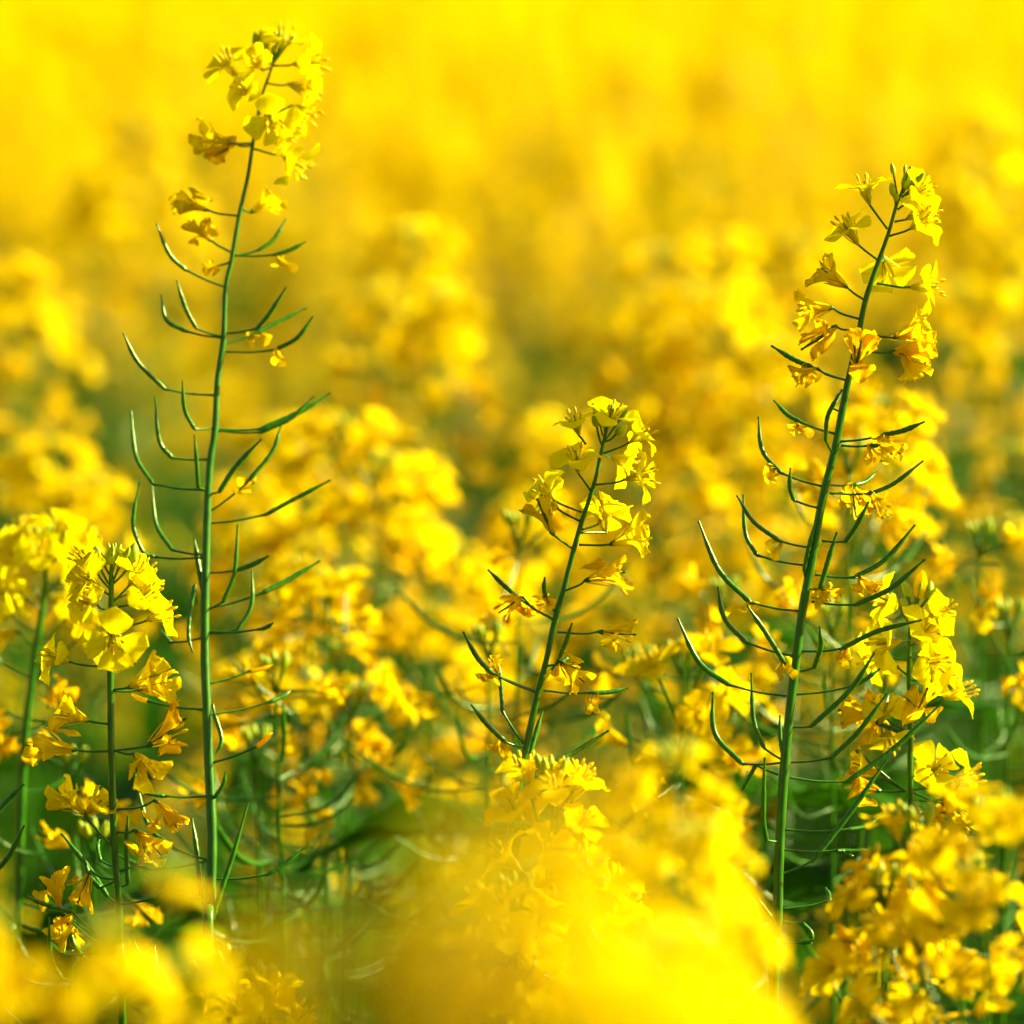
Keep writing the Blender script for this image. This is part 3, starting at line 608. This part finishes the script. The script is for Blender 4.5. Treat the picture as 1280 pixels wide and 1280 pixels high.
for lab, seed, tops, sz in [
    ('tall plant of blurred orange-yellow discs, above and right of the middle flower head', 37, [(830, 345, 2.55), (900, 330, 2.6), (870, 400, 2.5), (800, 450, 2.5), (930, 450, 2.55), (890, 510, 2.5)], [MEDR]),
    ('blurred tall flower head to the right of the upper left stem', 38, [(510, 320, 2.55), (555, 400, 2.5), (470, 400, 2.6), (540, 450, 2.5)], [MEDR, SML]),
    ('blurred bright plant at the right edge, level with the top of the right stem', 40, [(1230, 190, 2.8), (1200, 280, 2.8), (1265, 330, 2.7), (1190, 390, 2.75)], [MEDR]),
    ('bright blurred blob at the left edge, level with the upper pods of the left stem', 41, [(10, 365, 2.55), (40, 420, 2.6)], [MEDR]),
    ('blurred flower cluster just above the soft plant at the far left edge', 42, [(70, 590, 2.35), (20, 600, 2.4), (110, 640, 2.3)], [SML]),
    ('blurred flower cluster seen through the pods of the left stem', 43, [(345, 560, 2.4), (310, 640, 2.35)], [SML]),
    ('blurred plant right behind the middle flower head, orange at its lower end', 44, [(690, 570, 2.4), (660, 660, 2.35), (740, 690, 2.4)], [(10, 8, 6)]),
    ('blurred plant just left of the upper pods of the right stem', 45, [(965, 470, 2.4), (930, 560, 2.4), (1000, 330, 2.7)], [MEDR]),
    ('blurred flower discs right of the middle stem, under a taller plant of orange-yellow discs', 46, [(830, 560, 2.5), (870, 640, 2.45), (900, 720, 2.4)], [SML]),
    ('big soft yellow blob left of the top of the left stem', 47, [(180, 180, 3.2), (120, 250, 3.2), (210, 260, 3.1)], [BIG]),
    ('blurred low plant behind the lower part of the left stem, mostly green', 48, [(300, 700, 2.3), (330, 860, 2.15)], [(5, 5, 16)]),
    ('blurred green pod stem between left stem and the bottom centre blur', 49, [(410, 760, 2.02), (440, 900, 2.0)], [(3, 6, 24)])]:
    pix_plant(lab, seed, tops, sz)
for lab, seed, tops in [
    ('half-blurred green pod stem rising right behind the tall podded stem', 50, [(1062, 600, 1.97), (1040, 800, 1.95)]),
    ('half-blurred green pod stem just left of the middle stem', 51, [(648, 690, 1.98), (610, 830, 1.96)]),
    ('thin half-blurred pod stem right of the left stem, low in the picture', 52, [(345, 870, 1.93), (320, 960, 1.95)]),
    ('half-blurred pod stem between the middle stem and the tall podded stem', 53, [(905, 770, 2.0), (800, 860, 2.0)]),
    ('half-blurred pod stem at the right edge, beyond the short flowering stem', 54, [(1225, 700, 2.0), (1262, 800, 1.98)]),
    ('thin pod stem between the far left plant and the low budded plant', 55, [(92, 985, 1.92), (118, 1080, 1.9)])]:
    pix_plant(lab, seed, tops, [(0, 3, 26), (0, 2, 20)])

# ------------------------------------------------------------------ the crop behind
def lo_plant(rng, h, heads, rich):
    """shape of one far plant: stem arrays, flower heads (arrays), leaves (arrays)"""
    tops = [Vector((rng.uniform(-.04, .04), rng.uniform(-.04, .04), h))]
    for k in range(heads - 1):
        a = k * 2.1 + rng.uniform(-.5, .5); r = rng.uniform(.05, .13)
        tops.append(Vector((r * math.cos(a), r * math.sin(a), h - rng.uniform(.02, .22))))
    sm, rac, lv = bush(rng, tops, Vector((0, 0, 0)), rich)
    hd = []
    for r in rac:
        mb = MB()
        for k, m in r:
            if k == 'bud': mb.inst(BUD_LO, m) if rng.random() < .4 else None
            elif k == 'pod': mb.inst(rng.choice(POD_LO), m)
            else: mb.inst(rng.choice(LO[k]), m)
        hd.append(mb.arrays())
    lf = []
    for m in lv[:6]:
        q = MB(); q.inst(rng.choice(LEAF_LO), m); lf.append(q.arrays())
    return sm.arrays(), hd, lf

rng = random.Random(77)
spots = []
y = 2.0
while y < 15:
    step = float(np.interp(y, [2, 4.3, 5.5], [.137, .137, .122]))
    hw = .32 * y + .9; x = -hw
    while x < hw:
        px, py = x + rng.uniform(-.06, .06), y + rng.uniform(-.06, .06)
        spots.append((px, py)); x += step
    y += step
HALF = W / 2 * 1.12
def green(s):      # patches of the crop that have mostly set pods
    px = 640 + s[0] / max(.1, s[1]) / W * 1280; d = s[1]
    g = 0
    for cx, w, d0, d1, v in ((250, 330, 2.0, 3.3, .95), (560, 130, 2.0, 3.4, .8), (780, 120, 2.0, 2.9, .8), (1240, 110, 2.0, 3.9, .95), (70, 140, 2.9, 4.2, .8), (660, 90, 3.6, 4.6, .3), (1180, 60, 3.6, 4.6, .5)):
        if abs(px - cx) < w and d0 < d < d1: g = max(g, v)
    return max(g, interp(d, [2.2, 4, 5.5], [.68, .42, .0]))
def in_view(s): return abs(s[0]) < s[1] * HALF + .12 and s[1] < 11
def clear_zone(s):  # room kept for the plants placed one by one
    return s[1] < 2.5 and abs(s[0]) < .30
spots = [s for s in spots if not clear_zone(s)]
spots = [s for s in spots if rng.random() > interp(s[1], [2.3, 2.8, 4.5, 6], [.3, .45, .1, 0])]
vis = sorted([s for s in spots if in_view(s)], key=lambda s: s[1])
n_near, n_ind = 78, 262
near, mid, rest = vis[:n_near], vis[n_near:n_ind], vis[n_ind:]
out_ = [s for s in spots if not in_view(s)]

def height(r, s): return interp(s[1], [2, 3.2, 5], [1.10, 1.16, 1.20]) + r.gauss(0, interp(s[1], [2, 4, 6], [.075, .065, .035])) + .03 * math.sin(s[0] * 6 + s[1] * 2.1) * interp(s[1], [4, 6], [1, .2])
for s in near:
    h = height(rng, s) - .05; k = rng.choice((3, 4, 4, 5)); tops = [Vector((s[0] + rng.uniform(-.03, .03), s[1], h))]; gr = rng.random() < green(s)
    for j in range(k - 1):
        a = j * 2.1 + rng.uniform(-.5, .5); r = rng.uniform(.05, .12); tops.append(Vector((s[0] + r * math.cos(a), s[1] + r * math.sin(a), h - rng.uniform(.02, .2))))
    near_plant('softly blurred rape plant with separate flower discs, in the belt just behind the sharp stems', rng, tops, (s[0], s[1], 0), [(1, 3, 22), (3, 2, 18), (0, 2, 16)] if gr else [(9, 5, 12, 1.15), (7, 5, 10, 1.1), (8, 3, 12, 1.2)], 'rape plants just behind the sharp stems')

protos = []
for k in range(9):
    r2 = random.Random(300 + k)
    st, hd, lf = lo_plant(r2, 1.2, r2.choice((4, 5, 5)), [(20, 6, 8), (16, 5, 7), (13, 6, 6)] if k < 6 else [(2, 3, 20), (1, 2, 16), (3, 2, 16)])
    protos.append((mesh_from('stem', *st), [mesh_from('flower_head', *h) for h in hd], [mesh_from('leaf', *q) for q in lf]))
FIRST = {}
for s in mid:
    k = rng.randrange(6) if rng.random() > green(s) else rng.randrange(6, 9); far = s[1] > 5.0
    lab, grp = (('far rape plant dissolved into the bright yellow blur along the top', 'far rape plants along the top') if far else
                ('strongly blurred rape plant in the yellow crowd across the middle distance', 'rape plants in the middle distance'))
    if k not in FIRST:
        root = thing('rape_plant', lab, 'plant', (0, 0, 0), grp)
        link('stem', protos[k][0], root)
        for q in protos[k][2]: link('leaf', q, root)
        for h in protos[k][1]: link('flower_head', h, root)
        FIRST[k] = root
    else:
        root = FIRST[k].copy(); COL.objects.link(root)
        for ch in list(FIRST[k].children):
            c = ch.copy(); COL.objects.link(c); c.parent = root
    root.location = (s[0], s[1], 0); root.rotation_euler = (0, 0, rng.uniform(0, 6.28))
    hs = height(rng, s) / 1.2; root.scale = (1, 1, 1); root.location.z = (hs - 1) * 1.2
    root['label'] = lab; root['group'] = grp

def lite(seed):
    r3 = random.Random(seed); mb = MB(); st, hd, lf = None, None, None
    tops = [Vector((0, 0, 1.2)), Vector((.1, .03, 1.1)), Vector((-.06, .08, 1.12)), Vector((-.03, -.1, 1.05))]
    for i, tp in enumerate(tops):
        b = Vector((0, 0, 0)) if i == 0 else Vector((0, 0, .75))
        tube(mb, [b, (b + tp) * .5 + Vector((tp.x * .2, tp.y * .2, 0)), tp], [.004 if i == 0 else .0025, .002, .0008], 'stem', 3)
        for k, m in raceme(r3, tp, tp - b, 13, 3, 0, 1.3):
            if k == 'bud': continue
            q = MB(); 
            for j in range(4):
                a = j * 1.571 + r3.uniform(-.3, .3); c, s_ = math.cos(a), math.sin(a); V = []
                for (rr_, zz, ww) in ((.001, .003, .001), (.0055, .0055, .0036), (.0095, .005 + r3.uniform(-.002, .002), .0015)):
                    for qd in (-1, 1): V.append((rr_ * c - qd * ww * s_, rr_ * s_ + qd * ww * c, zz))
                grid(q, V, 3, 2, {'fresh': 'field', 'half': 'half', 'wilt': 'wilt'}[k])
            mb.inst(q.arrays(), m @ Matrix.Scale(1.25, 4))
    for k in range(5):
        mb.inst(r3.choice(LEAF_LO), Matrix.Translation((0, 0, r3.uniform(.4, .95))) @ Matrix.Rotation(r3.uniform(0, 6.28), 4, 'Z') @ Matrix.Scale(1.6, 4))
    return mb.arrays()
LITE = [lite(800 + k) for k in range(6)]
big = MB()
for s in rest + out_:
    m = Matrix.Translation((s[0], s[1], height(rng, s) - 1.2)) @ Matrix.Rotation(rng.uniform(0, 6.28), 4, 'Z')
    big.inst(LITE[rng.randrange(6)], m)
fo = link('rape_field', big.mesh('rape_field')); fo['kind'] = 'stuff'; fo['label'] = 'yellow rape crop running on behind and to both sides'; fo['category'] = 'crop'
print('spots', len(spots), 'vis', len(vis), 'far y', mid[-1][1], 'objects', len(bpy.data.objects), 'field quads', len(fo.data.polygons))
